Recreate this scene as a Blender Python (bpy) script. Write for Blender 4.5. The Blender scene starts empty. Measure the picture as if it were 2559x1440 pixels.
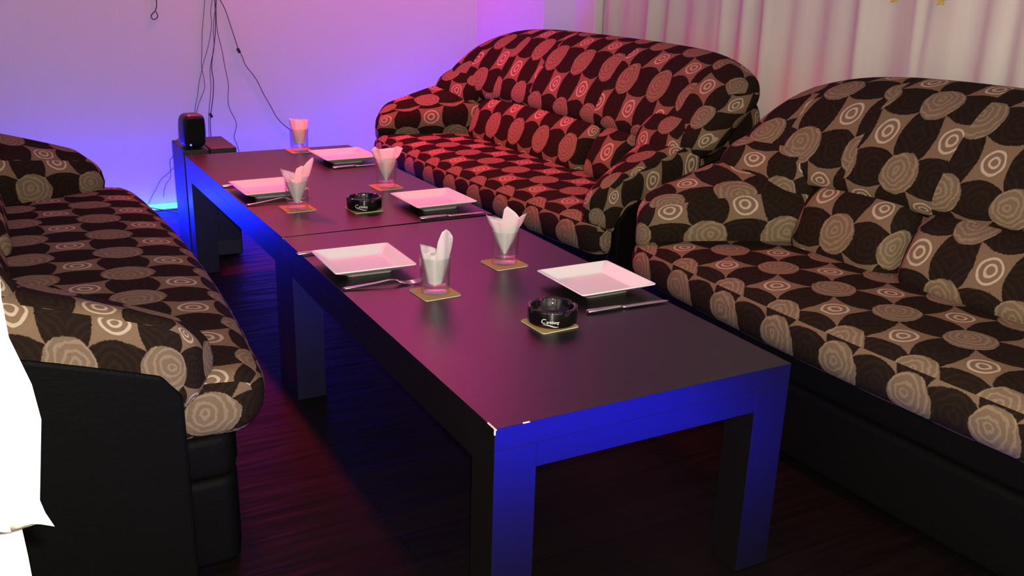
import bpy, bmesh, math, random
from mathutils import Vector, Matrix, noise
R = math.radians
scene = bpy.context.scene
COL = scene.collection

# ------------------------------------------------------------------ camera, light, exposure
scene.view_settings.view_transform = 'Standard'
scene.view_settings.look = 'None'
scene.view_settings.gamma = 1.0
scene.view_settings.use_curve_mapping = False
scene.view_settings.exposure = 0.0
scene.cycles.use_denoising = True
scene.cycles.max_bounces = 8
scene.cycles.transparent_max_bounces = 16
scene.cycles.sample_clamp_indirect = 4.0
scene.cycles.caustics_reflective = False

CAM = Vector((-0.6925, -1.2921, 1.22))
PITCH, YAW, ROLL, FPX = 0.3256, -0.5071, 0.03, 2387.4
cd = bpy.data.cameras.new('camera')
cd.sensor_width = 36.0
cd.lens = 36.0 * FPX / 2559.0
cd.clip_start = 0.02
cam = bpy.data.objects.new('camera', cd)
COL.objects.link(cam)
fw = Vector((-math.sin(YAW) * math.cos(PITCH), math.cos(YAW) * math.cos(PITCH), -math.sin(PITCH)))
r0 = Vector((math.cos(YAW), math.sin(YAW), 0))
u0 = r0.cross(fw)
rr = math.cos(ROLL) * r0 + math.sin(ROLL) * u0
uu = -math.sin(ROLL) * r0 + math.cos(ROLL) * u0
m = Matrix((rr, uu, -fw)).transposed().to_4x4()
m.translation = CAM
cam.matrix_world = m
scene.camera = cam

w = bpy.data.worlds.new('world')
scene.world = w
w.use_nodes = True
w.node_tree.nodes['Background'].inputs[0].default_value = (0.5, 0.42, 0.45, 1)
w.node_tree.nodes['Background'].inputs[1].default_value = 0.012


def lamp(name, kind, loc, energy, color, target=None, **kw):
    l = bpy.data.lights.new(name, kind)
    l.energy = energy
    l.color = color
    for k, v in kw.items():
        setattr(l, k, v)
    o = bpy.data.objects.new(name, l)
    COL.objects.link(o)
    o.location = loc
    if target is not None:
        o.rotation_euler = (Vector(target) - Vector(loc)).to_track_quat('-Z', 'Y').to_euler()
    return o


# the phone's own flash
lamp('phone_flash', 'POINT', CAM + rr * 0.012 + uu * 0.03, 190, (1.0, 0.90, 0.765), shadow_soft_size=0.008)
# soft fill added behind the camera, lifts the ambient level evenly
lamp('fill_light_behind', 'AREA', (-0.3, -2.3, 1.7), 4, (1.0, 0.86, 0.78), target=(0.9, 1.6, 0.7), shape='DISK', size=1.2)
# red party spot high by the far wall
lamp('red_party_lamp', 'SPOT', (0.1, 3.35, 2.3), 640, (1.0, 0.028, 0.065), target=(0.88, 2.0, 0.12),
     spot_size=R(64), spot_blend=1.0, shadow_soft_size=0.08)
# magenta wall-wash on the upper far wall
lamp('magenta_wall_lamp', 'AREA', (1.15, 3.40, 2.60), 60, (1.0, 0.05, 0.30), target=(1.15, 3.7, 2.37),
     shape='RECTANGLE', size=1.3, size_y=0.12)
lamp('blue_strip_light', 'AREA', (0.35, 3.60, 0.03), 21, (0.02, 0.01, 1.0), target=(0.35, 3.72, 0.6),
     shape='RECTANGLE', size=2.7, size_y=0.03)
lamp('blue_strip_spill', 'AREA', (0.0, 3.62, 0.045), 30, (0.004, 0.006, 1.0), target=(0.0, 1.6, 0.0),
     shape='RECTANGLE', size=2.2, size_y=0.03)
lamp('blue_strip_corner', 'AREA', (1.45, 3.25, 0.03), 7, (0.16, 0.04, 1.0), target=(1.62, 3.6, 0.9),
     shape='RECTANGLE', size=0.5, size_y=0.05)
lamp('blue_strip_light_front', 'AREA', (0.55, -0.85, 0.03), 4.5, (0.002, 0.003, 1.0), target=(0.35, -0.1, 0.40),
     shape='RECTANGLE', size=1.0, size_y=0.05, spread=R(75))


# ------------------------------------------------------------------ node helpers
class NT:
    def __init__(self, name):
        self.m = bpy.data.materials.new(name)
        self.m.use_nodes = True
        self.t = self.m.node_tree
        self.n = self.t.nodes
        self.b = self.n['Principled BSDF']
        self.out = self.n['Material Output']

    def node(self, typ, **kw):
        x = self.n.new(typ)
        for k, v in kw.items():
            setattr(x, k, v)
        return x

    def link(self, a, b):
        self.t.links.new(a, b)

    def put(self, sock, v):
        if isinstance(v, bpy.types.NodeSocket):
            self.link(v, sock)
        else:
            sock.default_value = v

    def math(self, op, a, b=0.0, c=0.0):
        x = self.node('ShaderNodeMath', operation=op)
        self.put(x.inputs[0], a)
        self.put(x.inputs[1], b)
        self.put(x.inputs[2], c)
        return x.outputs[0]

    def vmath(self, op, a, b=(0, 0, 0), out=0):
        x = self.node('ShaderNodeVectorMath', operation=op)
        self.put(x.inputs[0], a)
        if op == 'SCALE':
            self.put(x.inputs['Scale'], b)
        elif op not in ('LENGTH',):
            self.put(x.inputs[1], b)
        return x.outputs['Value'] if op == 'LENGTH' else x.outputs[0]

    def noise(self, vec, scale, detail=2.0, rough=0.5, color=False):
        x = self.node('ShaderNodeTexNoise')
        self.link(vec, x.inputs['Vector'])
        x.inputs['Scale'].default_value = scale
        x.inputs['Detail'].default_value = detail
        x.inputs['Roughness'].default_value = rough
        return x.outputs['Color'] if color else x.outputs['Fac']

    def mix(self, f, a, b):
        x = self.node('ShaderNodeMix', data_type='RGBA')
        self.put(x.inputs[0], f)
        self.put(x.inputs[6], a)
        self.put(x.inputs[7], b)
        return x.outputs[2]

    def smooth(self, v, lo, hi, a=0.0, b=1.0):
        x = self.node('ShaderNodeMapRange', interpolation_type='SMOOTHSTEP')
        self.put(x.inputs[0], v)
        for i, q in enumerate((lo, hi, a, b)):
            x.inputs[i + 1].default_value = q
        return x.outputs[0]

    def coord(self, which):
        return self.node('ShaderNodeTexCoord').outputs[which]

    def bump(self, h, strength, dist=0.01):
        x = self.node('ShaderNodeBump')
        x.inputs['Strength'].default_value = strength
        x.inputs['Distance'].default_value = dist
        self.link(h, x.inputs['Height'])
        self.link(x.outputs[0], self.b.inputs['Normal'])

    def base(self, color, rough=0.5, spec=0.5, **kw):
        self.put(self.b.inputs['Base Color'], color if isinstance(color, bpy.types.NodeSocket) else (*color, 1))
        self.put(self.b.inputs['Roughness'], rough)
        self.b.inputs['Specular IOR Level'].default_value = spec
        for k, v in kw.items():
            self.b.inputs[k].default_value = v
        return self


def simple(name, color, rough=0.5, spec=0.5, nscale=0, namp=0.15, bump=0.0, **kw):
    t = NT(name)
    if nscale:
        f = t.noise(t.coord('Object'), nscale, 3)
        lo = tuple(c * (1 - namp) for c in color) + (1,)
        hi = tuple(min(1, c * (1 + namp)) for c in color) + (1,)
        t.base(t.mix(f, lo, hi), rough, spec, **kw)
        if bump:
            t.bump(f, bump)
    else:
        t.base(color, rough, spec, **kw)
    return t.m


def fabric_material():
    t = NT('circle_fabric')
    uv = t.coord('UV')
    wob = t.vmath('SUBTRACT', t.noise(uv, 14, 2, color=True), (0.5, 0.5, 0.5))
    p = t.vmath('ADD', t.vmath('SCALE', uv, 1 / 0.097), t.vmath('SCALE', wob, 0.15))
    sx = t.node('ShaderNodeSeparateXYZ')
    t.link(p, sx.inputs[0])
    X, Y = sx.outputs[0], sx.outputs[1]

    def off(v, o):           # signed distance to the nearest odd/even column centre
        h = t.math('MULTIPLY', t.math('SUBTRACT', v, o), 0.5)
        return t.math('MULTIPLY', t.math('SUBTRACT', h, t.math('ROUND', h)), 2.0)
    x0, x1, y0, y1 = off(X, 0), off(X, 1), off(Y, 0), off(Y, 1)

    def ln(a, b):
        return t.math('SQRT', t.math('ADD', t.math('MULTIPLY', a, a), t.math('MULTIPLY', b, b)))
    disc, star = ln(x0, y0), ln(x1, y1)
    # four-pointed stars with hollow sides, reaching to the discs; all the rest is dark
    ax, ay = t.math('ABSOLUTE', x1), t.math('ABSOLUTE', y1)

    def side(a, b):
        return t.math('SUBTRACT', a, t.math('MULTIPLY', t.math('MULTIPLY', b, b), 0.45))
    starf = t.math('MAXIMUM', side(ax, ay), side(ay, ax))
    n2 = t.noise(uv, 38, 2)
    fine = t.noise(uv, 260, 2)
    jit = t.math('MULTIPLY', t.math('SUBTRACT', n2, 0.5), 0.14)
    edge = t.math('MULTIPLY', t.math('SUBTRACT', t.noise(uv, 190, 1), 0.5), 0.05)
    m_star = t.smooth(t.math('ADD', starf, edge), 0.425, 0.455, 1, 0)
    m_disc = t.smooth(t.math('ADD', t.math('ADD', disc, edge), t.math('MULTIPLY', jit, 0.4)), 0.555, 0.585, 1, 0)

    def rings(d, freq, amp):
        return t.math('SINE', t.math('ADD', t.math('MULTIPLY', d, freq), t.math('MULTIPLY', n2, amp)))
    r_star = t.math('MULTIPLY', t.smooth(rings(t.math('ADD', star, 0.05), 38, 2.0), 0.0, 0.7), t.smooth(star, 0.30, 0.46, 1, 0))
    # the discs' rings sit off centre, like wood grain
    dx = t.math('ADD', x0, 0.12)
    dy = t.math('SUBTRACT', y0, 0.10)
    r_disc = t.smooth(rings(ln(dx, dy), 40, 9.0), -0.1, 0.8)
    r_dark = t.smooth(rings(ln(t.math('SUBTRACT', x1, 0.1), y0), 36, 7.0), 0.0, 0.9)
    star_c = t.mix(r_star, (0.158, 0.108, 0.062, 1), (0.40, 0.33, 0.235, 1))
    disc_c = t.mix(r_disc, (0.148, 0.108, 0.064, 1), (0.212, 0.162, 0.100, 1))
    dark_c = t.mix(r_dark, (0.012, 0.0072, 0.005, 1), (0.017, 0.011, 0.007, 1))
    c = t.mix(m_disc, t.mix(m_star, dark_c, star_c), disc_c)
    c = t.mix(t.math('MULTIPLY', fine, 0.5), c, t.mix(0.45, c, (0.02, 0.015, 0.01, 1)))
    t.base(c, 0.95, 0.04)
    t.bump(t.math('ADD', t.noise(uv, 700, 1), t.math('MULTIPLY', m_disc, 0.3)), 0.35, 0.002)
    return t.m


M = {}
M['fabric'] = fabric_material()
M['leather'] = simple('black_leatherette', (0.0025, 0.0025, 0.002), 0.6, 0.05, 160, 0.3, 0.15)
M['table'] = simple('black_brown_veneer', (0.0035, 0.0026, 0.0024), 0.38, 0.5, 60, 0.35, 0.02)
M['chip'] = simple('bare_chipboard', (0.6, 0.5, 0.4), 0.8)
M['wall'] = simple('painted_wall', (0.62, 0.58, 0.60), 0.9, 0.2, 90, 0.04, 0.05)
M['ceiling'] = simple('painted_ceiling', (0.45, 0.42, 0.42), 0.9, 0.2, 30, 0.04)
M['trim'] = simple('white_paint', (0.62, 0.60, 0.58), 0.6, 0.3, 40, 0.03)
M['plastic'] = simple('black_plastic', (0.008, 0.008, 0.009), 0.35, 0.5)
M['matte'] = simple('black_board', (0.006, 0.006, 0.007), 0.5, 0.5, 50, 0.2)
M['mesh'] = simple('speaker_cloth', (0.006, 0.006, 0.006), 0.95, 0.1, 500, 0.6, 0.3)
M['cable'] = simple('dark_cable', (0.015, 0.012, 0.014), 0.6)
M['china'] = simple('white_china', (0.74, 0.72, 0.70), 0.22, 0.5)
M['steel'] = simple('polished_steel', (0.62, 0.60, 0.58), 0.22, 0.5, Metallic=1.0)
M['black_glass'] = simple('black_glazed_glass', (0.004, 0.0035, 0.004), 0.06, 0.6)
M['print'] = simple('white_print', (0.62, 0.62, 0.60), 0.5)
M['paper'] = simple('napkin_paper', (0.90, 0.89, 0.88), 0.9, 0.1, 120, 0.04, 0.1)
M['yellow'] = simple('yellow_silk', (0.55, 0.42, 0.10), 0.8, 0.2, 60, 0.2)
M['night'] = simple('dark_window_pane', (0.03, 0.03, 0.035), 0.1, 0.5)


def glass_material():
    t = NT('clear_glass')
    tr = t.node('ShaderNodeBsdfTransparent')
    tr.inputs[0].default_value = (0.997, 1.0, 0.998, 1)
    gl = t.node('ShaderNodeBsdfGlossy')
    gl.inputs['Roughness'].default_value = 0.10
    lw = t.node('ShaderNodeLayerWeight')
    f = t.math('ADD', t.math('MULTIPLY', t.math('POWER', lw.outputs['Facing'], 3.0), 0.85), 0.03)
    mx = t.node('ShaderNodeMixShader')
    t.link(f, mx.inputs[0])
    t.link(tr.outputs[0], mx.inputs[1])
    t.link(gl.outputs[0], mx.inputs[2])
    haze = t.node('ShaderNodeBsdfGlossy')
    haze.inputs['Roughness'].default_value = 0.34
    m2 = t.node('ShaderNodeMixShader')
    m2.inputs[0].default_value = 0.045
    t.link(mx.outputs[0], m2.inputs[1])
    t.link(haze.outputs[0], m2.inputs[2])
    t.link(m2.outputs[0], t.out.inputs[0])
    return t.m


M['glass'] = glass_material()


def curtain_material(name, col, trans):
    t = NT(name)
    co = t.coord('Object')
    mp = t.node('ShaderNodeMapping')
    mp.inputs['Scale'].default_value = (9, 9, 0.25)
    t.link(co, mp.inputs[0])
    f = t.noise(mp.outputs[0], 1.6, 3)
    weave = t.noise(co, 420, 1)
    c = t.mix(f, tuple(x * 0.86 for x in col) + (1,), tuple(min(1, x * 1.1) for x in col) + (1,))
    d = t.node('ShaderNodeBsdfDiffuse')
    t.link(c, d.inputs[0])
    tl = t.node('ShaderNodeBsdfTranslucent')
    t.link(c, tl.inputs[0])
    bp = t.node('ShaderNodeBump')
    bp.inputs['Strength'].default_value = 0.15
    bp.inputs['Distance'].default_value = 0.002
    t.link(weave, bp.inputs['Height'])
    t.link(bp.outputs[0], d.inputs['Normal'])
    mx = t.node('ShaderNodeMixShader')
    mx.inputs[0].default_value = trans
    t.link(d.outputs[0], mx.inputs[1])
    t.link(tl.outputs[0], mx.inputs[2])
    t.link(mx.outputs[0], t.out.inputs[0])
    return t.m


M['curtain'] = curtain_material('cream_voile', (0.70, 0.64, 0.57), 0.2)
M['drape'] = curtain_material('white_drape_cloth', (0.86, 0.85, 0.78), 0.2)


def floor_material():
    t = NT('dark_floorboards')
    co = t.coord('Object')
    br = t.node('ShaderNodeTexBrick')
    br.offset = 0.37
    t.link(co, br.inputs['Vector'])
    br.inputs['Color1'].default_value = (0.0032, 0.002, 0.002, 1)
    br.inputs['Color2'].default_value = (0.005, 0.0032, 0.003, 1)
    br.inputs['Mortar'].default_value = (0.002, 0.0015, 0.0015, 1)
    br.inputs['Scale'].default_value = 1.0
    br.inputs['Brick Width'].default_value = 1.2
    br.inputs['Row Height'].default_value = 0.11
    br.inputs['Mortar Size'].default_value = 0.004
    mp = t.node('ShaderNodeMapping')
    mp.inputs['Scale'].default_value = (1.2, 16, 1)
    t.link(co, mp.inputs[0])
    g = t.noise(mp.outputs[0], 3.0, 4, 0.6)
    c = t.mix(t.math('MULTIPLY', g, 0.6), br.outputs['Color'], (0.005, 0.003, 0.003, 1))
    t.base(c, t.smooth(g, 0.3, 0.7, 0.42, 0.65), 0.09)
    h = t.math('ADD', t.math('MULTIPLY', g, 0.25), t.math('MULTIPLY', br.outputs['Fac'], -1.0))
    t.bump(h, 0.5, 0.006)
    return t.m


M['floor'] = floor_material()


def coaster_material():
    t = NT('beer_mat_card')
    co = t.coord('Object')
    s = t.node('ShaderNodeSeparateXYZ')
    t.link(co, s.inputs[0])
    d = t.math('SQRT', t.math('ADD', t.math('MULTIPLY', s.outputs[0], s.outputs[0]),
                              t.math('MULTIPLY', s.outputs[1], s.outputs[1])))
    ring = t.math('MULTIPLY', t.smooth(d, 0.0365, 0.038), t.smooth(d, 0.0425, 0.044, 1, 0))
    inner = t.smooth(d, 0.029, 0.0305, 1, 0)
    n = t.noise(co, 120, 2)
    c = t.mix(n, (0.26, 0.22, 0.075, 1), (0.34, 0.28, 0.11, 1))
    c = t.mix(ring, c, (0.45, 0.21, 0.07, 1))
    c = t.mix(inner, c, (0.42, 0.38, 0.30, 1))
    side = t.smooth(s.outputs[2], 0.0015, 0.0022)
    c = t.mix(side, (0.55, 0.50, 0.34, 1), c)
    t.base(c, 0.75, 0.25)
    return t.m


M['coaster'] = coaster_material()


def emission(name, col, strength):
    t = NT(name)
    t.base((0.1, 0.1, 0.1), 0.5)
    t.b.inputs['Emission Color'].default_value = (*col, 1)
    t.b.inputs['Emission Strength'].default_value = strength
    return t.m


M['led'] = emission('blue_led_tube', (0.003, 0.034, 1.0), 52)


# ------------------------------------------------------------------ object helpers
def tag(o, label=None, cat=None, group=None, kind=None):
    for k, v in (('label', label), ('category', cat), ('group', group), ('kind', kind)):
        if v:
            o[k] = v
    return o


def thing(name, label, cat, loc=(0, 0, 0), rz=0.0, group=None):
    o = bpy.data.objects.new(name, None)
    o.empty_display_size = 0.05
    COL.objects.link(o)
    o.location = loc
    o.rotation_euler = (0, 0, rz)
    return tag(o, label, cat, group)


def link_mesh(name, me, mat, parent=None, smooth=True):
    if mat:
        me.materials.append(mat)
    o = bpy.data.objects.new(name, me)
    COL.objects.link(o)
    if parent:
        o.parent = parent
    if smooth:
        for p in me.polygons:
            p.use_smooth = True
    return o


def from_bm(name, bm, mat, parent=None, smooth=True):
    me = bpy.data.meshes.new(name)
    bmesh.ops.recalc_face_normals(bm, faces=bm.faces)
    bm.to_mesh(me)
    bm.free()
    return link_mesh(name, me, mat, parent, smooth)


def add_box(bm, c, h, bevel=0.0, seg=2, rot=None):
    r = bmesh.ops.create_cube(bm, size=2.0)
    vs = r['verts']
    for v in vs:
        v.co = Vector((v.co.x * h[0], v.co.y * h[1], v.co.z * h[2]))
    if bevel:
        es = {e for v in vs for e in v.link_edges}
        rb = bmesh.ops.bevel(bm, geom=list(es), offset=bevel, segments=seg, profile=0.5, affect='EDGES')
        vs = list({v for f in rb['faces'] for v in f.verts} | {v for v in vs if v.is_valid})
        # all vertices of this piece
        todo, seen = list(vs), set(vs)
        while todo:
            v = todo.pop()
            for e in v.link_edges:
                q = e.other_vert(v)
                if q not in seen:
                    seen.add(q)
                    todo.append(q)
        vs = list(seen)
    for v in vs:
        co = v.co.copy()
        if rot is not None:
            co = rot @ co
        v.co = co + Vector(c)
    return vs


def box(name, c, h, mat, parent=None, bevel=0.004, rot=None, seg=2):
    bm = bmesh.new()
    add_box(bm, c, h, bevel, seg, rot)
    return from_bm(name, bm, mat, parent, smooth=False)


def lathe(bm, prof, n=40):
    rings = []
    for r, z in prof:
        if r < 1e-6:
            rings.append([bm.verts.new((0, 0, z))])
        else:
            rings.append([bm.verts.new((r * math.cos(2 * math.pi * i / n), r * math.sin(2 * math.pi * i / n), z)) for i in range(n)])
    for a, b in zip(rings, rings[1:]):
        for i in range(n):
            j = (i + 1) % n
            if len(a) == 1 and len(b) == 1:
                continue
            if len(a) == 1:
                bm.faces.new((a[0], b[j], b[i]))
            elif len(b) == 1:
                bm.faces.new((a[i], a[j], b[0]))
            else:
                bm.faces.new((a[i], a[j], b[j], b[i]))
    return rings


def tube(name, pts, rad, mat, parent=None, res=2, smooth_pts=True):
    cu = bpy.data.curves.new(name, 'CURVE')
    cu.dimensions = '3D'
    cu.bevel_depth = rad
    cu.bevel_resolution = res
    cu.resolution_u = 6
    cu.use_fill_caps = True
    sp = cu.splines.new('NURBS' if smooth_pts else 'POLY')
    sp.points.add(len(pts) - 1)
    for p, q in zip(sp.points, pts):
        p.co = (*q, 1)
    if smooth_pts:
        sp.order_u = 3
        sp.use_endpoint_u = True
    tmp = bpy.data.objects.new('tmp', cu)
    COL.objects.link(tmp)
    me = bpy.data.meshes.new_from_object(tmp.evaluated_get(bpy.context.evaluated_depsgraph_get()))
    bpy.data.objects.remove(tmp)
    bpy.data.curves.remove(cu)
    me.name = name
    me.materials.clear()
    return link_mesh(name, me, mat, parent)


def copy_tree(o, parent=None):
    c = o.copy()
    COL.objects.link(c)
    c.parent = parent
    for ch in list(o.children):
        copy_tree(ch, c)
    return c


def axis_samples(h, r, step):
    """sample positions along -h..h, dense inside the rounded ends"""
    k = 6
    a = [-h + r * (1 - math.cos(i / k * math.pi / 2)) * 1.0 for i in range(k)]
    n = max(2, int(round((2 * h - 2 * r) / step)))
    b = [-h + r + (2 * h - 2 * r) * i / n for i in range(n + 1)]
    c = [-q for q in reversed(a)]
    return a + b + c


def pillow(name, half, r, mat, fn, parent, uv0=(0, 0), step=0.04, top_shift=0.0, side_shift=0.0, seams=(), front_scale=1.0):
    """a rounded box of grid faces, UVs in metres running on over the edges; fn maps local -> sofa space.
    seams: x positions at which the cloth is cut and sewn on with the pattern shifted"""
    hx, hy, hz = half
    sx, sy, sz = (axis_samples(h, min(r, h * 0.98), step) for h in half)
    bm = bmesh.new()
    uvl = bm.loops.layers.uv.new('UVMap')
    cache = {}

    def vert(p):
        k = tuple(round(q, 5) for q in p)
        if k not in cache:
            q = Vector(p)
            i = Vector((max(-hx + min(r, hx), min(hx - min(r, hx), q.x)), max(-hy + min(r, hy), min(hy - min(r, hy), q.y)),
                        max(-hz + min(r, hz), min(hz - min(r, hz), q.z))))
            d = q - i
            if d.length > 1e-9:
                q = i + d.normalized() * min(r, max(abs(d.x), abs(d.y), abs(d.z)))
            cache[k] = bm.verts.new(fn(q))
        return cache[k]

    def face(pts, uvs):
        vs = [vert(p) for p in pts]
        if len(set(vs)) < 3:
            return
        try:
            f = bm.faces.new(vs)
        except ValueError:
            return
        cx = sum(p[0] for p in pts) / 4
        s = sum(1 for q in seams if cx > q)
        for lp, (a, b) in zip(f.loops, uvs):
            lp[uvl].uv = (a + uv0[0] + s * 0.055, b + uv0[1] + s * 0.03)

    def grid(A, B, P, U):
        for i in range(len(A) - 1):
            for j in range(len(B) - 1):
                q = ((A[i], B[j]), (A[i + 1], B[j]), (A[i + 1], B[j + 1]), (A[i], B[j + 1]))
                face([P(a, b) for a, b in q], [U(a, b) for a, b in q])
    grid(sx, sz, lambda a, b: (a, -hy, b), lambda a, b: (a, b * front_scale))                                   # front
    grid(sx, sy, lambda a, b: (a, b, hz), lambda a, b: (a, hz + hy + b + top_shift))             # top
    grid(sx, sz, lambda a, b: (a, hy, b), lambda a, b: (a, 2 * hz + 2 * hy - b + top_shift))     # back
    grid(sx, sy, lambda a, b: (a, b, -hz), lambda a, b: (a, -hz - hy - b))                        # bottom
    grid(sy, sz, lambda a, b: (hx, a, b), lambda a, b: (hx + hy + a + side_shift, b))
    grid(sy, sz, lambda a, b: (-hx, a, b), lambda a, b: (-hx - hy - a + side_shift, b))
    return from_bm(name, bm, mat, parent)


def sstep(x, a, b):
    t = max(0.0, min(1.0, (x - a) / (b - a)))
    return t * t * (3 - 2 * t)


# ------------------------------------------------------------------ the room
def struct(o):
    o['kind'] = 'structure'
    return o


struct(box('floor', (0.2, 0.6, -0.03), (2.2, 3.3, 0.03), M['floor'], bevel=0))
struct(box('ceiling', (0.2, 0.6, 2.68), (2.2, 3.3, 0.03), M['ceiling'], bevel=0))
struct(box('wall_back', (0.2, 3.75, 1.325), (2.2, 0.05, 1.325), M['wall'], bevel=0))
struct(box('wall_left', (-1.75, 0.6, 1.325), (0.05, 3.2, 1.325), M['wall'], bevel=0))
struct(box('wall_front', (0.2, -2.55, 1.325), (2.2, 0.05, 1.325), M['wall'], bevel=0))
bm = bmesh.new()
# pier between the corner and the window niche, with a splayed reveal
pl = [(1.805, 3.70), (1.805, 2.962), (1.905, 2.825), (2.105, 2.825), (2.105, 3.70)]
lo = [bm.verts.new((x, y, 0.0)) for x, y in pl]
hi = [bm.verts.new((x, y, 2.65)) for x, y in pl]
bm.faces.new(lo)
bm.faces.new(list(reversed(hi)))
for i in range(5):
    bm.faces.new((lo[i], lo[(i + 1) % 5], hi[(i + 1) % 5], hi[i]))
add_box(bm, (1.955, -2.1, 1.325), (0.15, 0.4, 1.325))
add_box(bm, (1.955, 0.63, 2.55), (0.15, 2.33, 0.10))
struct(from_bm('wall_right', bm, M['wall'], smooth=False))
win = struct(box('window_1', (2.16, 0.63, 1.3), (0.012, 2.34, 1.3), M['night'], bevel=0))
bm = bmesh.new()
add_box(bm, (2.01, 2.735, 1.225), (0.11, 0.088, 1.225), 0.004)
add_box(bm, (2.07, 0.63, 2.40), (0.05, 2.3, 0.05), 0.004)
add_box(bm, (2.07, 0.63, 0.05), (0.05, 2.3, 0.05), 0.004)
for yy in (1.75, 0.55, -0.6):
    add_box(bm, (2.08, yy, 1.225), (0.035, 0.035, 1.18), 0.004)
fr = from_bm('window_frame', bm, M['trim'], None, smooth=False)
fr.parent = win
fr.matrix_parent_inverse = win.matrix_world.inverted()


# ------------------------------------------------------------------ sofas
U = 0.91
ARM_D0, ARM_D1 = 0.065, 0.50


def arm_top(a):
    return 0.575 + 0.145 * a ** 0.9


def arm_top_at(d):
    return arm_top(max(0, min(1, (d - ARM_D0) / (ARM_D1 - ARM_D0))))


def bow(x):
    return 0.045 * (x / U) ** 2 + 0.05 * max(0.0, (abs(x) - 0.8) / 0.11) ** 2 * 0.6


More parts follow.
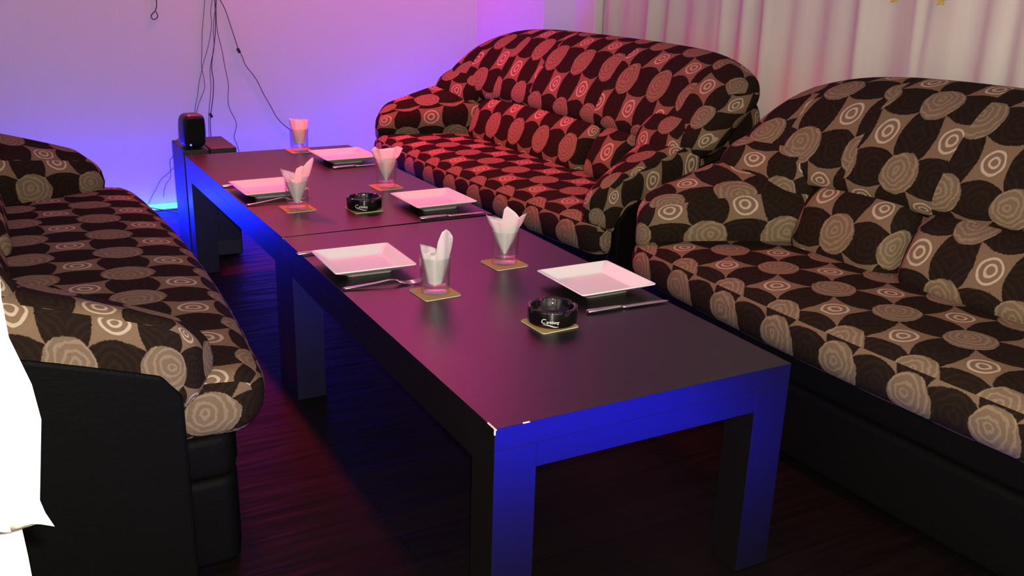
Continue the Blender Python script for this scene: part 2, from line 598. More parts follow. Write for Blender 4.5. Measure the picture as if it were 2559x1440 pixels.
def make_sofa(label, loc, rz, splits, uvs, ext=0.0):
    t = thing('sofa', label, 'sofa', loc, rz, 'circle-patterned sofas around the tables')
    F, L = M['fabric'], M['leather']
    # base
    def low_fn(q):
        return Vector((q.x, 0.425 + q.y + (bow(q.x) * (0.5 - q.y) if q.y < 0.5 else 0) - ext * (0.5 - q.y / 0.71), 0.132 + q.z))
    pillow('base', (0.893, 0.352, 0.101), 0.02, L, low_fn, t)

    def base_fn(q):
        return Vector((q.x, 0.435 + q.y + (bow(q.x) * (0.5 - q.y) if q.y < 0.5 else 0) - ext * (0.5 - q.y / 0.73), 0.283 + q.z))
    pillow('front_rail', (0.900, 0.365, 0.048), 0.02, L, base_fn, t)
    for sx_ in (-1, 1):
        for d in (0.14 - ext, 0.74):
            box('foot', (sx_ * 0.8, d, 0.016), (0.03, 0.03, 0.016), L, t)

    # seat: one long cushion, bowed front, boxed edge
    def seat_fn(q):
        x, y, z = q
        k = max(0.0, min(1.0, 0.5 - y / 0.7))
        d = 0.375 + y + bow(x) * k - ext * (0.5 - y / 0.75)
        zz = 0.387 + z
        if z > 0:
            zz += 0.022 * (1 - (x / U) ** 4) * (1 - (abs(y) / 0.40) ** 2) * (z / 0.065)
        zz -= 0.012 * sstep(-y, 0.30, 0.375) * (1 if z > 0 else 0)
        d += 0.012 * sstep(-z, 0.0, 0.065) * sstep(-y, 0.2, 0.37)
        return Vector((x, d, zz))
    pillow('seat_cushion', (0.905, 0.375, 0.067), 0.045, F, seat_fn, t, uvs[0], top_shift=0.122, front_scale=0.74)

    # lumbar cushions
    def lumb(x0, x1, puff, uv):
        c, h = (x0 + x1) / 2, (x1 - x0) / 2

        def fn(q):
            x, y, z = q
            k = (1 - (z / 0.115) ** 2)
            return Vector((c + x, 0.505 + y + z * 0.42 - (0.022 + puff) * k * (1 if y < 0 else 0) * min(1, (h - abs(x)) / 0.08 + 0.35),
                           0.545 + z + 0.008 * (1 - (x / h) ** 2)))
        pillow('lumbar_cushion', (h, 0.085, 0.115), 0.07, F, fn, t, uv)
    xs = [-0.60] + list(splits) + [0.60]
    for i in range(len(xs) - 1):
        lumb(xs[i], xs[i + 1], 0.0 if i % 2 == 0 else 0.02, (uvs[1][0] + 0.04 * i, uvs[1][1] + 0.07 * i))

    # upper back roll
    def back_fn(q):
        x, y, z = q
        e = abs(x) / 0.92
        zz = 0.775 + z
        zz -= (0.10 * e ** 6) * sstep(z, -0.1, 0.17)
        zz += 0.012 * (1 - e * e)
        d = 0.648 + y + z * 0.62 - 0.09 * e ** 4
        if y < 0:
            d -= 0.03 * (1 - (z / 0.17) ** 2)
        return Vector((x + 0.035, d, zz))
    pillow('backrest', (0.92, 0.10, 0.168), 0.095, F, back_fn, t, uvs[2], seams=(-0.74, -0.50, -0.22, 0.26, 0.74))

    # back panel
    box('back_panel', (0, 0.825, 0.36), (0.86, 0.025, 0.33), L, t, 0.02)

    for s in (-1, 1):
        # wing between arm and back
        def wing_fn(q):
            a = max(0.0, q.y / 0.40 + 0.5)
            wv = q.x / 0.32 + 0.5
            zt = 0.715 + 0.115 * a ** 0.8
            d = 0.385 + 0.43 * a + 0.06 * (0.5 - wv) * 0
            xi, xo = 0.60 - 0.02 * a, 0.912 - 0.03 * a
            x = xi + (xo - xi) * wv
            k = q.z / 0.24 + 0.5
            z = 0.50 + (zt - 0.50) * k
            d -= 0.07 * (wv - 0.5) * (1 - a)
            if wv < 0.5:
                x -= 0.02 * math.sin(math.pi * min(1, max(0, k)))
            return Vector((s * x, d, z))
        pillow('wing', (0.16, 0.20, 0.12), 0.085, F, wing_fn, t, (uvs[3][0] + s * 0.1, uvs[3][1]))

        # arm: narrow in front, splaying inwards towards the back
        def arm_fn(q):
            a = max(0.0, q.y / 0.48 + 0.5)
            wv = q.x / 0.22 + 0.5
            k = q.z / 0.22 + 0.5
            zt = arm_top(max(0, min(1, a))) - 0.075 * (1 - max(0, wv)) * (0.25 + 0.75 * min(1, a))
            z = 0.40 + (zt - 0.40) * k
            d = ARM_D0 + (ARM_D1 - ARM_D0) * a + 0.04 * wv * (1 - a)
            xi = 0.862 - 0.315 * max(0, a) ** 0.95
            xi -= 0.028 * math.sin(math.pi * max(0, min(1, k))) * (1 - 0.5 * a)
            xo = 0.928
            d -= 0.03 * math.sin(math.pi * max(0, min(1, k * 1.05))) * (1 - a) * (1 - wv)
            return Vector((s * (xi + (xo - xi) * wv), d, z))
        pillow('arm', (0.11, 0.24, 0.11), 0.062, F, arm_fn, t, (uvs[4][0] - s * 0.03, uvs[4][1]))

        # black outer side
        bm = bmesh.new()
        prof = [(0.125, 0.03), (0.125, 0.440)]
        for i in range(9):
            d = 0.16 + 0.34 * i / 8
            prof.append((d, arm_top_at(d) - 0.122))
        prof += [(0.62, 0.62), (0.75, 0.66), (0.80, 0.66), (0.83, 0.62), (0.83, 0.03)]
        ring = []
        for x in (0.890, 0.934):
            ring.append([bm.verts.new((s * x, d, z)) for d, z in prof])
        bm.faces.new(ring[0])
        bm.faces.new(list(reversed(ring[1])))
        n = len(prof)
        for i in range(n):
            j = (i + 1) % n
            bm.faces.new((ring[0][i], ring[0][j], ring[1][j], ring[1][i]))
        bmesh.ops.recalc_face_normals(bm, faces=bm.faces)
        bmesh.ops.bevel(bm, geom=list(bm.edges), offset=0.008, segments=2, profile=0.5, affect='EDGES', clamp_overlap=True)
        from_bm('side_panel', bm, L, t, False)
    return t


make_sofa('brown sofa with circle-patterned cloth, red-lit, along the curtain beside the far table',
          (0.885, 2.085, 0), R(-90 + 2.5), (0.34,), ((0.0, 0.012), (0.03, 0.0), (0.0, 0.03), (0.05, 0.04), (0.02, 0.05)))
make_sofa('brown circle-patterned sofa nearest the right edge, beside the near table',
          (0.945, 0.085, 0), R(-90 + 2.0), (-0.22,), ((0.03, 0.012), (0.0, 0.01), (0.04, 0.0), (0.0, 0.0), (0.06, 0.02)))
make_sofa('brown circle-patterned sofa with black leather side, on the left seen from its arm end',
          (-0.312, 1.345, 0), R(90), (0.0,), ((0.02, 0.012), (0.02, 0.0), (0.0, 0.0), (0.01, 0.0), (0.0, 0.0)), 0.09)


# ------------------------------------------------------------------ tables
TW, TL, TH, LEG = 0.680, 1.304, 0.47, 0.085


def make_table(label, loc, rz, chips):
    t = thing('coffee_table', label, 'table', loc, rz, 'black-brown tables set end to end')
    b = 0.0005
    box('tabletop', (TW / 2, TL / 2, TH - 0.022), (TW / 2, TL / 2, 0.022), M['table'], t, b)
    g = 0.0002
    hz = (TH - 0.044 - 0.378) / 2
    zc = 0.378 + hz - g
    for x in (0.0127, TW - 0.0127):
        box('apron', (x, TL / 2, zc), (0.0125, TL / 2 - LEG - g, hz), M['table'], t, 0.0003)
    for y in (0.0127, TL - 0.0127):
        box('apron', (TW / 2, y, zc), (TW / 2 - LEG - g, 0.0125, hz), M['table'], t, 0.0003)
    for x in (LEG / 2 + 0.0002, TW - LEG / 2 - 0.0002):
        for y in (LEG / 2 + 0.0002, TL - LEG / 2 - 0.0002):
            box('leg', (x, y, (TH - 0.044 - g) / 2), (LEG / 2, LEG / 2, (TH - 0.044 - g) / 2), M['table'], t, b)
    if chips:
        for c, h in chips:
            ch = box('chipped_edge', c, h, M['chip'], t, 0.0006)
            ch['label'] = 'pale worn chip on the table edge'
    return t


make_table('dark brown table nearest the camera, worn white chip at its front corner', (0, 0, 0), 0,
           [((0.001, 0.012, TH - 0.0005), (0.0015, 0.016, 0.0012)), ((0.0005, 0.0005, TH - 0.006), (0.0014, 0.0014, 0.006)),
            ((0.062, 0.0005, TH - 0.0005), (0.007, 0.0014, 0.0011)), ((0.0008, TL - 0.006, TH - 0.0005), (0.0014, 0.004, 0.001))])
make_table('dark brown table behind the near one, reaching towards the far wall', (0.001, TL + 0.006, 0), 0.0175, None)
T2 = Matrix.Translation((0.001, TL + 0.006, 0)) @ Matrix.Rotation(0.0175, 4, 'Z')


# ------------------------------------------------------------------ tableware
def make_plate():
    bm = bmesh.new()
    H = 0.107

    def ring(h, z, rc, n=6):
        out = []
        for cx, cy, a0 in ((1, 1, 0), (-1, 1, 90), (-1, -1, 180), (1, -1, 270)):
            for i in range(n + 1):
                a = R(a0 + 90 * i / n)
                out.append(bm.verts.new((cx * (h - rc) + rc * math.cos(a), cy * (h - rc) + rc * math.sin(a), z)))
        return out
    spec = [(0.055, 0.0, 0.012), (0.060, 0.0, 0.012), (0.062, 0.007, 0.012), (0.075, 0.010, 0.010), (H - 0.002, 0.0255, 0.007),
            (H, 0.0275, 0.007), (H - 0.001, 0.0295, 0.007), (H - 0.004, 0.0295, 0.007), (0.074, 0.0125, 0.008), (0.070, 0.0105, 0.008), (0.066, 0.010, 0.008)]
    rs = [ring(*s) for s in spec]
    n = len(rs[0])
    for a, b in zip(rs, rs[1:]):
        for i in range(n):
            j = (i + 1) % n
            bm.faces.new((a[i], a[j], b[j], b[i]))
    bm.faces.new(list(reversed(rs[0])))
    bm.faces.new(rs[-1])
    me = bpy.data.meshes.new('plate')
    bmesh.ops.recalc_face_normals(bm, faces=bm.faces)
    bm.to_mesh(me)
    bm.free()
    me.materials.append(M['china'])
    for p in me.polygons:
        p.use_smooth = p.area < 0.002
    return me


plate_me = make_plate()
for x, y, rz, lab in [
        (0.574, 0.566, 0.01, 'white square plate by the near ashtray, at the front right of the near table'),
        (0.110, 0.945, -0.02, 'white square plate on the left edge of the near table, fork in front'),
        (0.550, 1.490, 0.03, 'white square plate on the far table beside the far ashtray, knife in front'),
        (0.108, 1.850, 0.03, 'white square plate on the left of the far table, partly behind a glass'),
        (0.524, 2.300, 0.03, 'white square plate at the far end of the tables, farthest from the camera')]:
    o = bpy.data.objects.new('square_plate', plate_me)
    COL.objects.link(o)
    o.location = (x, y, TH + 0.0006)
    o.rotation_euler = (0, 0, rz)
    tag(o, lab, 'plate', 'white square plates')


def make_coaster():
    bm = bmesh.new()
    add_box(bm, (0, 0, 0.0013), (0.048, 0.048, 0.0013))
    es = [e for e in bm.edges if abs(e.verts[0].co.z - e.verts[1].co.z) > 1e-4]
    bmesh.ops.bevel(bm, geom=es, offset=0.008, segments=4, profile=0.5, affect='EDGES')
    me = bpy.data.meshes.new('coaster')
    bmesh.ops.recalc_face_normals(bm, faces=bm.faces)
    bm.to_mesh(me)
    bm.free()
    me.materials.append(M['coaster'])
    return me


coaster_me = make_coaster()


def coaster(x, y, rz, lab):
    o = bpy.data.objects.new('coaster', coaster_me)
    COL.objects.link(o)
    o.location = (x, y, TH + 0.0006)
    o.rotation_euler = (0, 0, rz)
    tag(o, lab, 'coaster', 'square card coasters')


def make_glass():
    bm = bmesh.new()
    lathe(bm, [(0.0, 0.0), (0.028, 0.0), (0.0325, 0.002), (0.0335, 0.006), (0.0345, 0.02), (0.0375, 0.0885), (0.0373, 0.0898),
               (0.0362, 0.0898), (0.0357, 0.0885), (0.0330, 0.026), (0.0320, 0.0195), (0.030, 0.0165), (0.0, 0.0155)], 48)
    me = bpy.data.meshes.new('drinking_glass')
    bmesh.ops.recalc_face_normals(bm, faces=bm.faces)
    bm.to_mesh(me)
    bm.free()
    me.materials.append(M['glass'])
    for p in me.polygons:
        p.use_smooth = True
    return me


glass_me = make_glass()
ZG = TH + 0.0006 + 0.0028


def napkin(x, y, rz, lab, rim, tip=0.022, base_r=0.004, width=1.0):
    """folded paper cone: rim = list of (angle deg, height, radius at the top); runs as a pleated sheet, two layers"""
    t = thing('paper_napkin', lab, 'napkin', (x, y, ZG), rz, 'white paper napkins folded into glasses')

    def sheet(pts, shrink, dz, name):
        n, mrows = 72, 14
        bm = bmesh.new()
        ks = sorted(pts)
        rows = []
        for i in range(n + 1):
            a = ks[0][0] + (ks[-1][0] - ks[0][0]) * i / n
            for q in range(len(ks) - 1):
                if ks[q][0] <= a <= ks[q + 1][0]:
                    f = (a - ks[q][0]) / max(1e-6, ks[q + 1][0] - ks[q][0])
                    ht = ks[q][1] * (1 - f) + ks[q + 1][1] * f
                    rt = ks[q][2] * (1 - f) + ks[q + 1][2] * f
                    break
            col = []
            for j in range(mrows + 1):
                v = j / mrows
                z = tip + (ht - tip) * v
                r = base_r + (rt - base_r) * v ** 0.85
                lim = 0.0325 if z < 0.094 else 0.0325 + (z - 0.094) * 0.9
                r = min(r, lim) * shrink
                r *= 1 + 0.05 * math.sin(a * 0.13 + v * 3) * v
                col.append(bm.verts.new((r * math.cos(R(a)), r * math.sin(R(a)), z + dz)))
            rows.append(col)
        for i in range(n):
            for j in range(mrows):
                bm.faces.new((rows[i][j], rows[i + 1][j], rows[i + 1][j + 1], rows[i][j + 1]))
        bmesh.ops.solidify(bm, geom=list(bm.faces), thickness=0.0006)
        from_bm(name, bm, M['paper'], t)
    sheet(rim, 1.0, 0.0, 'outer_fold')
    inner = [(a + 38, 0.55 * h + 0.035, r * 0.8) for a, h, r in rim]
    sheet(inner, 0.78, 0.001, 'inner_fold')
    return t


def glass(x, y, rz, lab_g, lab_c, lab_n, rim, **kw):
    coaster(x, y, rz, lab_c)
    o = bpy.data.objects.new('drinking_glass', glass_me)
    COL.objects.link(o)
    o.location = (x, y, TH + 0.0033)
    tag(o, lab_g, 'glass', 'drinking glasses holding napkins')
    napkin(x, y, 0, lab_n, rim, **kw)


# angles: the camera looks from about 245 degrees
V = 241.0


def rimv(lst):
    return [(V + a, h, r) for a, h, r in lst]


glass(0.198, 0.690, 0.05, 'clear glass holding a one-spiked napkin, right of the near left plate',
      'square coaster under the glass beside the near left plate',
      'white napkin with one tall rounded spike on its right, in the nearest left glass',
      rimv([(-180, 0.098, 0.036), (-120, 0.112, 0.036), (-88, 0.120, 0.037), (-70, 0.124, 0.037), (-58, 0.108, 0.035), (-20, 0.098, 0.034), (8, 0.100, 0.034),
            (14, 0.130, 0.035), (30, 0.158, 0.036), (46, 0.164, 0.037), (66, 0.156, 0.039), (86, 0.138, 0.040), (97, 0.112, 0.039), (130, 0.10, 0.036), (180, 0.098, 0.036)]),
      tip=0.024, base_r=0.017)
glass(0.462, 0.832, 0.05, 'clear glass with a cone napkin, between the near right plate and table seam',
      'square coaster under the glass behind the near right plate',
      'white napkin cone with three peaks, in the glass behind the near right plate',
      rimv([(-180, 0.105, 0.046), (-115, 0.122, 0.048), (-88, 0.131, 0.052), (-45, 0.126, 0.045), (-12, 0.122, 0.04), (-6, 0.155, 0.045), (4, 0.166, 0.046),
            (30, 0.150, 0.046), (48, 0.133, 0.047), (72, 0.138, 0.051), (88, 0.139, 0.052), (97, 0.128, 0.052), (130, 0.11, 0.046), (180, 0.105, 0.046)]),
      tip=0.026, base_r=0.003)
p = T2 @ Vector((0.140, 0.300, 0))
glass(p.x, p.y, 0.04, 'clear glass with a two-horned napkin, left of the far ashtray',
      'square coaster under the glass left of the far ashtray',
      'white napkin with two spread horns, in the glass left of the far ashtray',
      rimv([(-180, 0.10, 0.036), (-110, 0.118, 0.04), (-80, 0.128, 0.05), (-55, 0.114, 0.042), (-15, 0.100, 0.036), (5, 0.102, 0.036), (12, 0.132, 0.04), (35, 0.143, 0.042),
            (50, 0.140, 0.04), (80, 0.166, 0.055), (95, 0.150, 0.054), (130, 0.11, 0.04), (180, 0.10, 0.036)]), tip=0.022, base_r=0.009)
p = T2 @ Vector((0.515, 0.480, 0))
glass(p.x, p.y, 0.04, 'clear glass with a fan napkin, behind the plate beside the far ashtray',
      'square coaster under the glass on the right of the far table, by the sofa',
      'white napkin opened as a fan, in the glass nearest the red-lit sofa',
      rimv([(-180, 0.11, 0.046), (-110, 0.128, 0.05), (-84, 0.136, 0.056), (-60, 0.132, 0.05), (-40, 0.146, 0.05), (-20, 0.140, 0.05), (20, 0.144, 0.05),
            (60, 0.148, 0.052), (85, 0.138, 0.058), (120, 0.12, 0.05), (180, 0.11, 0.046)]), tip=0.024, base_r=0.003)
p = T2 @ Vector((0.445, 1.235, 0))
glass(p.x, p.y, 0.02, 'clear glass with a flat-topped napkin, at the far end of the tables',
      'square coaster under the glass at the far end of the tables',
      'white napkin with a flat level top, in the farthest glass',
      rimv([(-180, 0.125, 0.034), (-90, 0.130, 0.036), (-60, 0.134, 0.036), (0, 0.130, 0.034), (50, 0.132, 0.036), (90, 0.128, 0.037), (180, 0.125, 0.034)]),
      tip=0.03, base_r=0.020)


# ashtrays
def make_logo(rad):
    """white lettering wrapped round the ashtray wall"""
    bm = bmesh.new()
    cu = bpy.data.curves.new('logo_text', 'FONT')
    tmp = bpy.data.objects.new('tmp', cu)
    COL.objects.link(tmp)
    x = 0.0
    for s, size, dz in (('C', 0.0150, 0.0), ('arlsberg', 0.0092, 0.0010)):
        cu.body = s
        cu.size = size
        cu.shear = 0.25
        cu.offset = 0.00012
        cu.space_character = 0.95
        me = bpy.data.meshes.new_from_object(tmp.evaluated_get(bpy.context.evaluated_depsgraph_get()))
        dg = bpy.context.evaluated_depsgraph_get()
        dg.update()
        me = bpy.data.meshes.new_from_object(tmp.evaluated_get(dg))
        mx = max(v.co.x for v in me.vertices)
        tb = bmesh.new()
        tb.from_mesh(me)
        bmesh.ops.subdivide_edges(tb, edges=[e for e in tb.edges if e.calc_length() > 0.003], cuts=2)
        vmap = {}
        for v in tb.verts:
            vmap[v] = bm.verts.new((v.co.x + x, 0, v.co.y + dz))
        for f in tb.faces:
            try:
                bm.faces.new([vmap[v] for v in f.verts])
            except ValueError:
                pass
        tb.free()
        bpy.data.meshes.remove(me)
        x += mx + 0.0002
    bpy.data.objects.remove(tmp)
    # swoosh under the word
    n = 24
    lo, hi = [], []
    for i in range(n + 1):
        f = i / n
        zz = -0.0045 + 0.0022 * math.sin(f * math.pi * 1.6 + 0.5)
        th = 0.0024 * math.sin(math.pi * f) ** 0.6
        lo.append(bm.verts.new((x * (0.12 + 0.85 * f), 0, zz - th * 0.5)))
        hi.append(bm.verts.new((x * (0.12 + 0.85 * f), 0, zz + th * 0.5)))
    for i in range(n):
        bm.faces.new((lo[i], lo[i + 1], hi[i + 1], hi[i]))
    for v in bm.verts:
        a = (v.co.x - x / 2) / rad
        v.co = Vector((rad * math.sin(a), -rad * math.cos(a), v.co.z))
    return bm


def make_ashtray(label, x, y, rz, logo_at):
    t = thing('ashtray', label, 'ashtray', (x, y, ZG), rz, 'round black ashtrays')
    bm = bmesh.new()
    n = 96
    rad = 0.056
    prof_o = [(0.0, 0.0), (0.050, 0.0), (0.0545, 0.002), (rad, 0.006), (rad, 0.034), (0.0555, 0.0375), (0.0535, 0.039)]
    prof_i = [(0.0485, 0.039), (0.0465, 0.0375), (0.0455, 0.034), (0.042, 0.012), (0.036, 0.0085), (0.0, 0.008)]
    rings = lathe(bm, prof_o + prof_i, n)
    # four cigarette rests pressed into the rim
    for ring in rings:
        for v in ring:
            a = math.degrees(math.atan2(v.co.y, v.co.x)) - logo_at
            dd = min(abs((a - c + 180) % 360 - 180) for c in (38, 128, 218, 308))
            if v.co.z > 0.03:
                v.co.z -= 0.0075 * (1 - sstep(dd, 4, 9)) * sstep(v.co.z, 0.03, 0.036)
    from_bm('bowl', bm, M['black_glass'], t)
    lg = make_logo(0.0563)
    ml = Matrix.Rotation(R(logo_at + 90), 4, 'Z')
    for v in lg.verts:
        v.co = ml @ v.co + Vector((0, 0, 0.013))
    o = from_bm('logo', lg, M['print'], t, False)
    o['label'] = 'white script logo on the ashtray wall'
    return t


coaster(0.343, 0.396, 0.06, 'square coaster under the near ashtray')
make_ashtray('round black ashtray with white logo, on a coaster at the front of the near table', 0.354, 0.404, 0.0, 234)
p = T2 @ Vector((0.330, 0.213, 0))
coaster(p.x, p.y, 0.05, 'square coaster under the far ashtray')
make_ashtray('round black ashtray with white logo, on the far table near the seam', p.x + 0.002, p.y + 0.004, 0.0, 240)


# cutlery
def bar(bm, st, n=10):
    """loft of elliptical sections: (x, y, z, half width, half height)"""
    rows = []
    for x, y, z, a, b in st:
        rows.append([bm.verts.new((x, y + a * math.cos(2 * math.pi * i / n), z + b * math.sin(2 * math.pi * i / n))) for i in range(n)])
    for r_, s_ in zip(rows, rows[1:]):
        for i in range(n):
            j = (i + 1) % n
            bm.faces.new((r_[i], r_[j], s_[j], s_[i]))
    bm.faces.new(list(reversed(rows[0])))
    bm.faces.new(rows[-1])


def make_fork(label, loc, rz):
    t = thing('fork', label, 'fork', loc, rz, 'steel forks')
    bm = bmesh.new()
    bar(bm, [(0.0, 0, 0.004, 0.003, 0.0015), (0.006, 0, 0.0045, 0.0072, 0.002), (0.03, 0, 0.0055, 0.007, 0.002), (0.08, 0, 0.0095, 0.0045, 0.002), (0.115, 0, 0.014, 0.003, 0.002),
             (0.132, 0, 0.0125, 0.0035, 0.0018)])
    from_bm('handle', bm, M['steel'], t)
    bm = bmesh.new()
    bar(bm, [(0.131, 0, 0.0126, 0.004, 0.0014), (0.140, 0, 0.009, 0.0105, 0.0011), (0.152, 0, 0.0048, 0.0125, 0.001), (0.162, 0, 0.0035, 0.0125, 0.001)])
    from_bm('fork_head', bm, M['steel'], t)
    for k in range(4):
        bm = bmesh.new()
        y = -0.0102 + 0.0068 * k
        bar(bm, [(0.160, y, 0.0036, 0.0021, 0.0009), (0.185, y, 0.0042, 0.0018, 0.0009), (0.205, y, 0.0088, 0.0008, 0.0006)], 8)
        from_bm('tine', bm, M['steel'], t)
    return t


def make_knife(label, loc, rz):
    t = thing('table_knife', label, 'knife', loc, rz, 'steel table knives')
    bm = bmesh.new()
    bar(bm, [(0.0, 0, 0.0052, 0.005, 0.003), (0.003, 0, 0.0052, 0.0075, 0.0045), (0.05, 0, 0.0052, 0.0072, 0.0045), (0.085, 0, 0.005, 0.0055, 0.0042),
             (0.095, 0, 0.0045, 0.0045, 0.004)], 14)
    from_bm('handle', bm, M['steel'], t)
    bm = bmesh.new()
    bar(bm, [(0.094, 0, 0.0042, 0.0045, 0.0036), (0.103, 0, 0.004, 0.0075, 0.0022), (0.125, 0.001, 0.004, 0.0088, 0.0014), (0.17, 0.001, 0.004, 0.0092, 0.0011), (0.205, 0.0, 0.004, 0.008, 0.001),
             (0.218, -0.002, 0.004, 0.005, 0.0009), (0.224, -0.005, 0.004, 0.001, 0.0006)], 12)
    from_bm('blade', bm, M['steel'], t)
    return t


zt = TH + 0.0008
make_fork('steel fork in front of the near left plate, tines beside a glass', (0.004, 0.798, zt), -0.10)
make_knife('steel knife lying behind the near left plate, handle end at the table edge', (-0.015, 1.112, zt), 0.05)
make_knife('steel knife in front of the near right plate, beside the near ashtray', (0.455, 0.417, zt), -0.03)
make_fork('steel fork in front of the far left plate, behind a glass', (-0.004, 1.704, zt), 0.10)
make_knife('steel knife behind the far left plate, its handle end at the table edge', (-0.017, 1.988, zt), 0.10)
make_knife('steel knife in front of the plate beside the far ashtray', (0.437, 1.336, zt), 0.01)
make_knife('steel knife in front of the farthest plate', (0.433, 2.158, zt), 0.08)


# ------------------------------------------------------------------ speakers behind the table
t = thing('speaker_cabinet', 'narrow black cabinet under the small speaker, behind the far table', 'cabinet', (0.045, 2.86, 0))
box('body', (0, 0, 0.235), (0.052, 0.13, 0.233), M['matte'], t, 0.004)
box('front_cloth', (0, -0.131, 0.25), (0.044, 0.003, 0.19), M['mesh'], t, 0.001)
t = thing('subwoofer', 'low black box with a flat top, right of the small round-topped speaker', 'speaker', (0.157, 2.885, 0))
box('body', (0, 0, 0.235), (0.054, 0.14, 0.233), M['matte'], t, 0.005)
box('front_panel', (0, -0.1415, 0.26), (0.046, 0.003, 0.19), M['plastic'], t, 0.002)
bm = bmesh.new()
lathe(bm, [(0, 0.0), (0.017, 0.0), (0.018, 0.004), (0.016, 0.012), (0, 0.013)], 24)
for v in bm.verts:
    v.co = Vector((v.co.x - 0.02, -0.143 - v.co.z, v.co.y + 0.40))
from_bm('volume_knob', bm, M['plastic'], t)

t = thing('small_speaker', 'small black rounded speaker standing on the cabinet behind the far table', 'speaker', (0.045, 2.79, 0.4695), 0.15)


def sp_fn(q):
    k = q.z / 0.140 + 0.5
    f = 0.86 + 0.14 * math.sin(math.pi * (0.15 + 0.75 * k))
    return Vector((q.x * f, q.y * f - 0.012 * (k - 0.5), q.z + 0.070))


pillow('housing', (0.047, 0.05, 0.070), 0.026, M['plastic'], sp_fn, t, step=0.012)


def gr_fn(q):
    v = sp_fn(Vector((q.x, q.y - 0.047, q.z)))
    return v


pillow('grille', (0.036, 0.006, 0.055), 0.006, M['mesh'], gr_fn, t, step=0.012)
bm = bmesh.new()
lathe(bm, [(0, 0.0), (0.004, 0.0), (0.004, 0.004), (0, 0.005)], 16)
for v in bm.verts:
    v.co = Vector((v.co.x - 0.03, -0.058 - v.co.z, v.co.y + 0.02))
lens = from_bm('power_light', bm, emission('blue_power_light', (0.05, 0.12, 1.0), 3.0), t)
lens['label'] = 'tiny glowing blue power light'

# ------------------------------------------------------------------ LED strip and cables
t = thing('led_strip', 'glowing blue light strip on the floor along the far wall', 'light', (0.2, 3.665, 0))
box('light_tube', (-0.06, 0, 0.018), (1.54, 0.008, 0.011), M['led'], t, 0.002)
box('mounting_rail', (-0.06, 0, 0.0033), (1.55, 0.014, 0.003), M['trim'], t, 0.001)

CW = 3.6955
CABLES = [
    ('loose black cable ending in a small hanging loop, left of the other cables', 0.0022,
     [(0.06, 2.3), (0.083, 1.5), (0.086, 1.052), (0.093, 1.016), (0.087, 0.97), (0.072, 0.957), (0.058, 0.942), (0.067, 0.924), (0.088, 0.931), (0.093, 0.95), (0.083, 0.963)], None),
    ('thin cable hanging leftmost in the bundle above the small speaker', 0.0013,
     [(0.36, 2.3), (0.34, 1.6), (0.323, 1.055), (0.316, 1.018), (0.302, 0.924), (0.29, 0.848), (0.283, 0.752), (0.276, 0.704), (0.285, 0.645), (0.289, 0.596), (0.258, 0.537), (0.234, 0.475), (0.225, 0.40)], None),
    ('thin cable crossing to the left inside the bundle above the small speaker', 0.0013,
     [(0.37, 2.3), (0.36, 1.6), (0.357, 1.056), (0.351, 1.018), (0.337, 0.962), (0.343, 0.905), (0.315, 0.79), (0.284, 0.713), (0.273, 0.665), (0.261, 0.636), (0.245, 0.548), (0.228, 0.499), (0.222, 0.40)], None),
    ('dark cable with a plug hanging straight down behind the black box', 0.0020,
     [(0.38, 2.3), (0.37, 1.6), (0.365, 1.056), (0.36, 1.018), (0.358, 0.905), (0.344, 0.809), (0.335, 0.771), (0.32, 0.693), (0.329, 0.634), (0.319, 0.545), (0.308, 0.496), (0.301, 0.462), (0.294, 0.416), (0.296, 0.30)], (0.301, 0.462)),
    ('thin cable twisting beside the plugged cable in the middle of the bundle', 0.0014,
     [(0.39, 2.3), (0.38, 1.6), (0.372, 1.056), (0.37, 1.018), (0.343, 0.886), (0.346, 0.79), (0.325, 0.732), (0.313, 0.674), (0.317, 0.605), (0.298, 0.496), (0.290, 0.436), (0.286, 0.30)], None),
    ('thin wavy cable hanging on the wall right of the black box', 0.0015,
     [(0.40, 2.3), (0.385, 1.6), (0.374, 1.056), (0.367, 0.981), (0.362, 0.876), (0.384, 0.77), (0.388, 0.711), (0.396, 0.662), (0.404, 0.602), (0.395, 0.552), (0.395, 0.492), (0.433, 0.417), (0.426, 0.384), (0.409, 0.338), (0.429, 0.302), (0.446, 0.2)], None),
    ('cable with a small plug slanting down to the farthest glass', 0.0019,
     [(0.41, 2.3), (0.39, 1.6), (0.384, 1.056), (0.389, 1.019), (0.41, 0.981), (0.43, 0.905), (0.454, 0.818), (0.465, 0.773), (0.481, 0.749), (0.491, 0.705), (0.528, 0.658), (0.553, 0.618), (0.574, 0.562), (0.608, 0.499), (0.64, 0.43), (0.68, 0.386), (0.74, 0.34), (0.82, 0.2)], (0.463, 0.776)),
    ('tangled thin cable running down the wall left of the speaker cabinet', 0.0013,
     [(0.155, 0.36), (0.127, 0.344), (0.115, 0.321), (0.117, 0.29), (0.125, 0.278), (0.094, 0.251), (0.087, 0.235), (0.091, 0.194), (0.07, 0.171), (0.038, 0.153), (0.015, 0.108), (-0.012, 0.069), (-0.03, 0.03)], None),
    ('second tangled cable beside the cabinet, crossing the first one', 0.0013,
     [(0.155, 0.34), (0.137, 0.283), (0.13, 0.243), (0.117, 0.219), (0.1, 0.2), (0.088, 0.195), (0.086, 0.154), (0.067, 0.135), (0.049, 0.105), (0.043, 0.06)], None),
    ('short cable end curling out low beside the cabinet above the light strip', 0.0014,
     [(0.16, 0.10), (0.151, 0.111), (0.136, 0.10), (0.128, 0.074), (0.134, 0.04)], None),
]
random.seed(4)
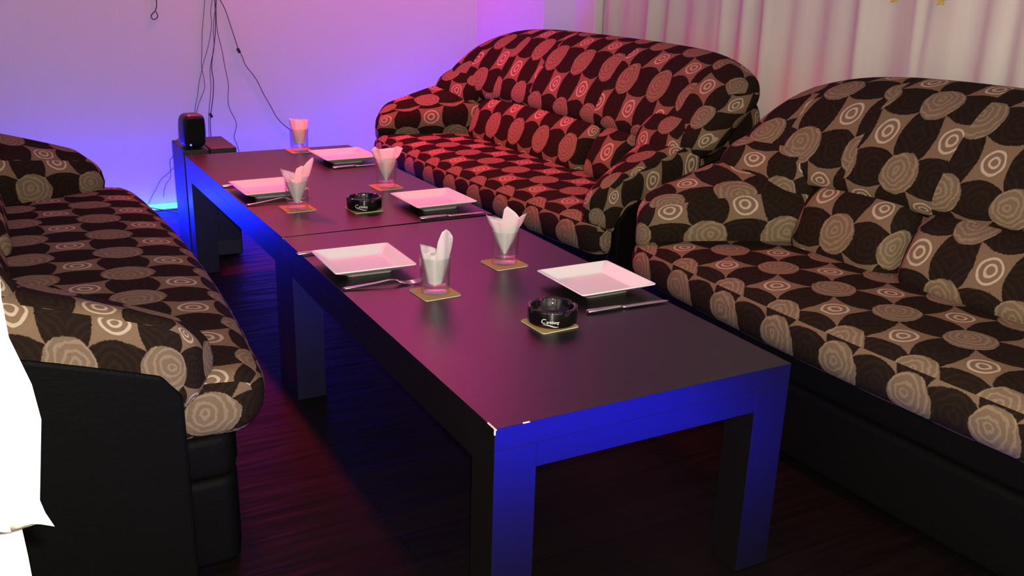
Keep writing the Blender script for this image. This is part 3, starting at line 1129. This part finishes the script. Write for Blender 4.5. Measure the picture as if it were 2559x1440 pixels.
for ci, (lab, rad, pts, plug) in enumerate(CABLES):
    t = thing('cable', lab, 'cable', (pts[0][0], CW - (0, 0, .0045, 0.0165, .009, 0.0045, 0, 0, .004, 0)[ci], pts[0][1]), 0, 'cables hanging on the far wall')
    o3 = [(x - pts[0][0], -rad + 0.0, z - pts[0][1]) for x, z in pts]
    tube('wire', o3, rad, M['cable'], t)
    if plug:
        box('plug', (plug[0] - pts[0][0], -0.008, plug[1] - pts[0][1]), (0.007, 0.007, 0.012), M['plastic'], t, 0.003,
            rot=Matrix.Rotation(R(-25), 3, 'Y'))
FLOOR_C = [(-0.42, 3.60, 0.003), (-0.246, 3.63, 0.012), (-0.19, 3.635, 0.03), (-0.12, 3.64, 0.034), (-0.05, 3.63, 0.03), (0.02, 3.60, 0.015), (0.07, 3.56, 0.003), (0.16, 3.50, 0.003)]
o = tube('cable', FLOOR_C, 0.0022, M['cable'])
tag(o, 'dark cable lying along the floor across the glowing blue strip', 'cable', 'cables on the floor by the far wall')

# ------------------------------------------------------------------ curtains
bm = bmesh.new()
y0, y1, zA, zB = 2.640, -1.50, 0.04, 2.44
ny, nz = 420, 26
random.seed(11)
folds = [(random.uniform(y1, y0), random.uniform(0.012, 0.035), random.uniform(0.006, 0.02), random.uniform(-0.05, 0.05)) for _ in range(46)]
rows = []
for i in range(ny + 1):
    y = y0 + (y1 - y0) * i / ny
    col = []
    for j in range(nz + 1):
        z = zA + (zB - zA) * j / nz
        d = 0.0
        for fy, wd, am, sl in folds:
            q = (y - fy - sl * (z - 1.1)) / wd
            if abs(q) < 4:
                d += am * math.exp(-q * q)
        d = min(d, 0.03) + 0.007 * math.sin(y * 17 + 0.6 * z) + 0.006 * math.sin(y * 41 + 2)
        yy = y + 0.006 * math.sin(z * 3 + y * 9)
        col.append(bm.verts.new((1.965 - d, yy, z)))
    rows.append(col)
for i in range(ny):
    for j in range(nz):
        bm.faces.new((rows[i][j], rows[i + 1][j], rows[i + 1][j + 1], rows[i][j + 1]))
cur = thing('curtain', 'long cream curtain with soft vertical folds, hanging behind the two right sofas', 'curtain', (1.965, 0.6, 0))
me_o = from_bm('curtain_cloth', bm, M['curtain'], None)
me_o.data.transform(Matrix.Translation((-1.965, -0.6, 0)))
me_o.parent = cur
tube('curtain_rail', [(0.0, 2.2, 2.447), (0.0, -2.2, 2.447)], 0.012, M['trim'], cur, smooth_pts=False)
for yy in (0.925, 0.752):
    bm = bmesh.new()
    for k in range(6):
        a = k * math.pi / 3
        vs = [bm.verts.new((0.004 * s2, 0.020 * math.cos(a + da) * rr_, 0.020 * math.sin(a + da) * rr_))
              for s2 in (-1, 1) for da, rr_ in ((0, 0.15), (-0.35, 0.8), (0, 1.1), (0.35, 0.8))]
        bm.faces.new(vs[:4])
        bm.faces.new(list(reversed(vs[4:])))
        for q in range(4):
            bm.faces.new((vs[q], vs[4 + q], vs[4 + (q + 1) % 4], vs[(q + 1) % 4]))
    o = from_bm('curtain_ornament', bm, M['yellow'], None, False)
    o.location = (1.905, yy, 1.162)
    tag(o, 'yellow silk ornament on the curtain, ' + ('left' if yy > 0.9 else 'right') + ' one of the pair at the top edge', 'ornament', 'yellow ornaments on the curtain')


# white drape close to the camera on the left
def drape(name, edge, left, yc, amp, parent, zs, slant):
    bm = bmesh.new()
    n = 60
    rows = []
    for k, z in enumerate(zs):
        e = edge(z)
        row = []
        for i in range(n + 1):
            f = i / n
            x = e + (left - e) * f
            y = yc + amp * math.sin(f * 30 + 0.8 * z) + amp * 0.5 * math.sin(f * 71 + z * 2)
            zz = z
            if k == 0:
                zz = z + slant * f
            row.append(bm.verts.new((x, y, zz)))
        rows.append(row)
    for a, b in zip(rows, rows[1:]):
        for i in range(n):
            bm.faces.new((a[i], a[i + 1], b[i + 1], b[i]))
    bmesh.ops.solidify(bm, geom=list(bm.faces), thickness=0.0012)
    return from_bm(name, bm, M['drape'], parent)


dr = thing('white_drape', 'bright white hanging cloth at the left edge, close to the camera', 'drape', (0, 0, 0))


def lerp_tab(tab):
    def f(z):
        for (z0, x0), (z1, x1) in zip(tab, tab[1:]):
            if z0 <= z <= z1:
                q = (z - z0) / (z1 - z0)
                return x0 + (x1 - x0) * q
        return tab[-1][1] if z > tab[-1][0] else tab[0][1]
    return f


e_short = lerp_tab([(0.785, -0.6865), (0.800, -0.692), (0.812, -0.6945), (0.88, -0.6855), (0.91, -0.6885), (0.95, -0.699), (0.98, -0.700), (1.01, -0.698), (1.1, -0.70), (2.6, -0.76)])
e_long = lerp_tab([(0.0, -0.70), (0.6, -0.705), (0.75, -0.709), (0.81, -0.712), (1.0, -0.716), (2.6, -0.78)])
drape('short_panel', e_short, -1.25, -0.55, 0.006, dr, [0.786, 0.792, 0.80, 0.806, 0.812, 0.83, 0.85, 0.87, 0.88, 0.89, 0.90, 0.91, 0.925, 0.94, 0.95, 0.965, 0.98, 1.0, 1.05, 1.1, 1.4, 2.0, 2.62], 0.28)
drape('long_panel', e_long, -1.25, -0.525, 0.006, dr, [0.004, 0.2, 0.4, 0.6, 0.7, 0.75, 0.78, 0.81, 0.85, 0.9, 1.0, 1.2, 1.6, 2.0, 2.62], 0.0)
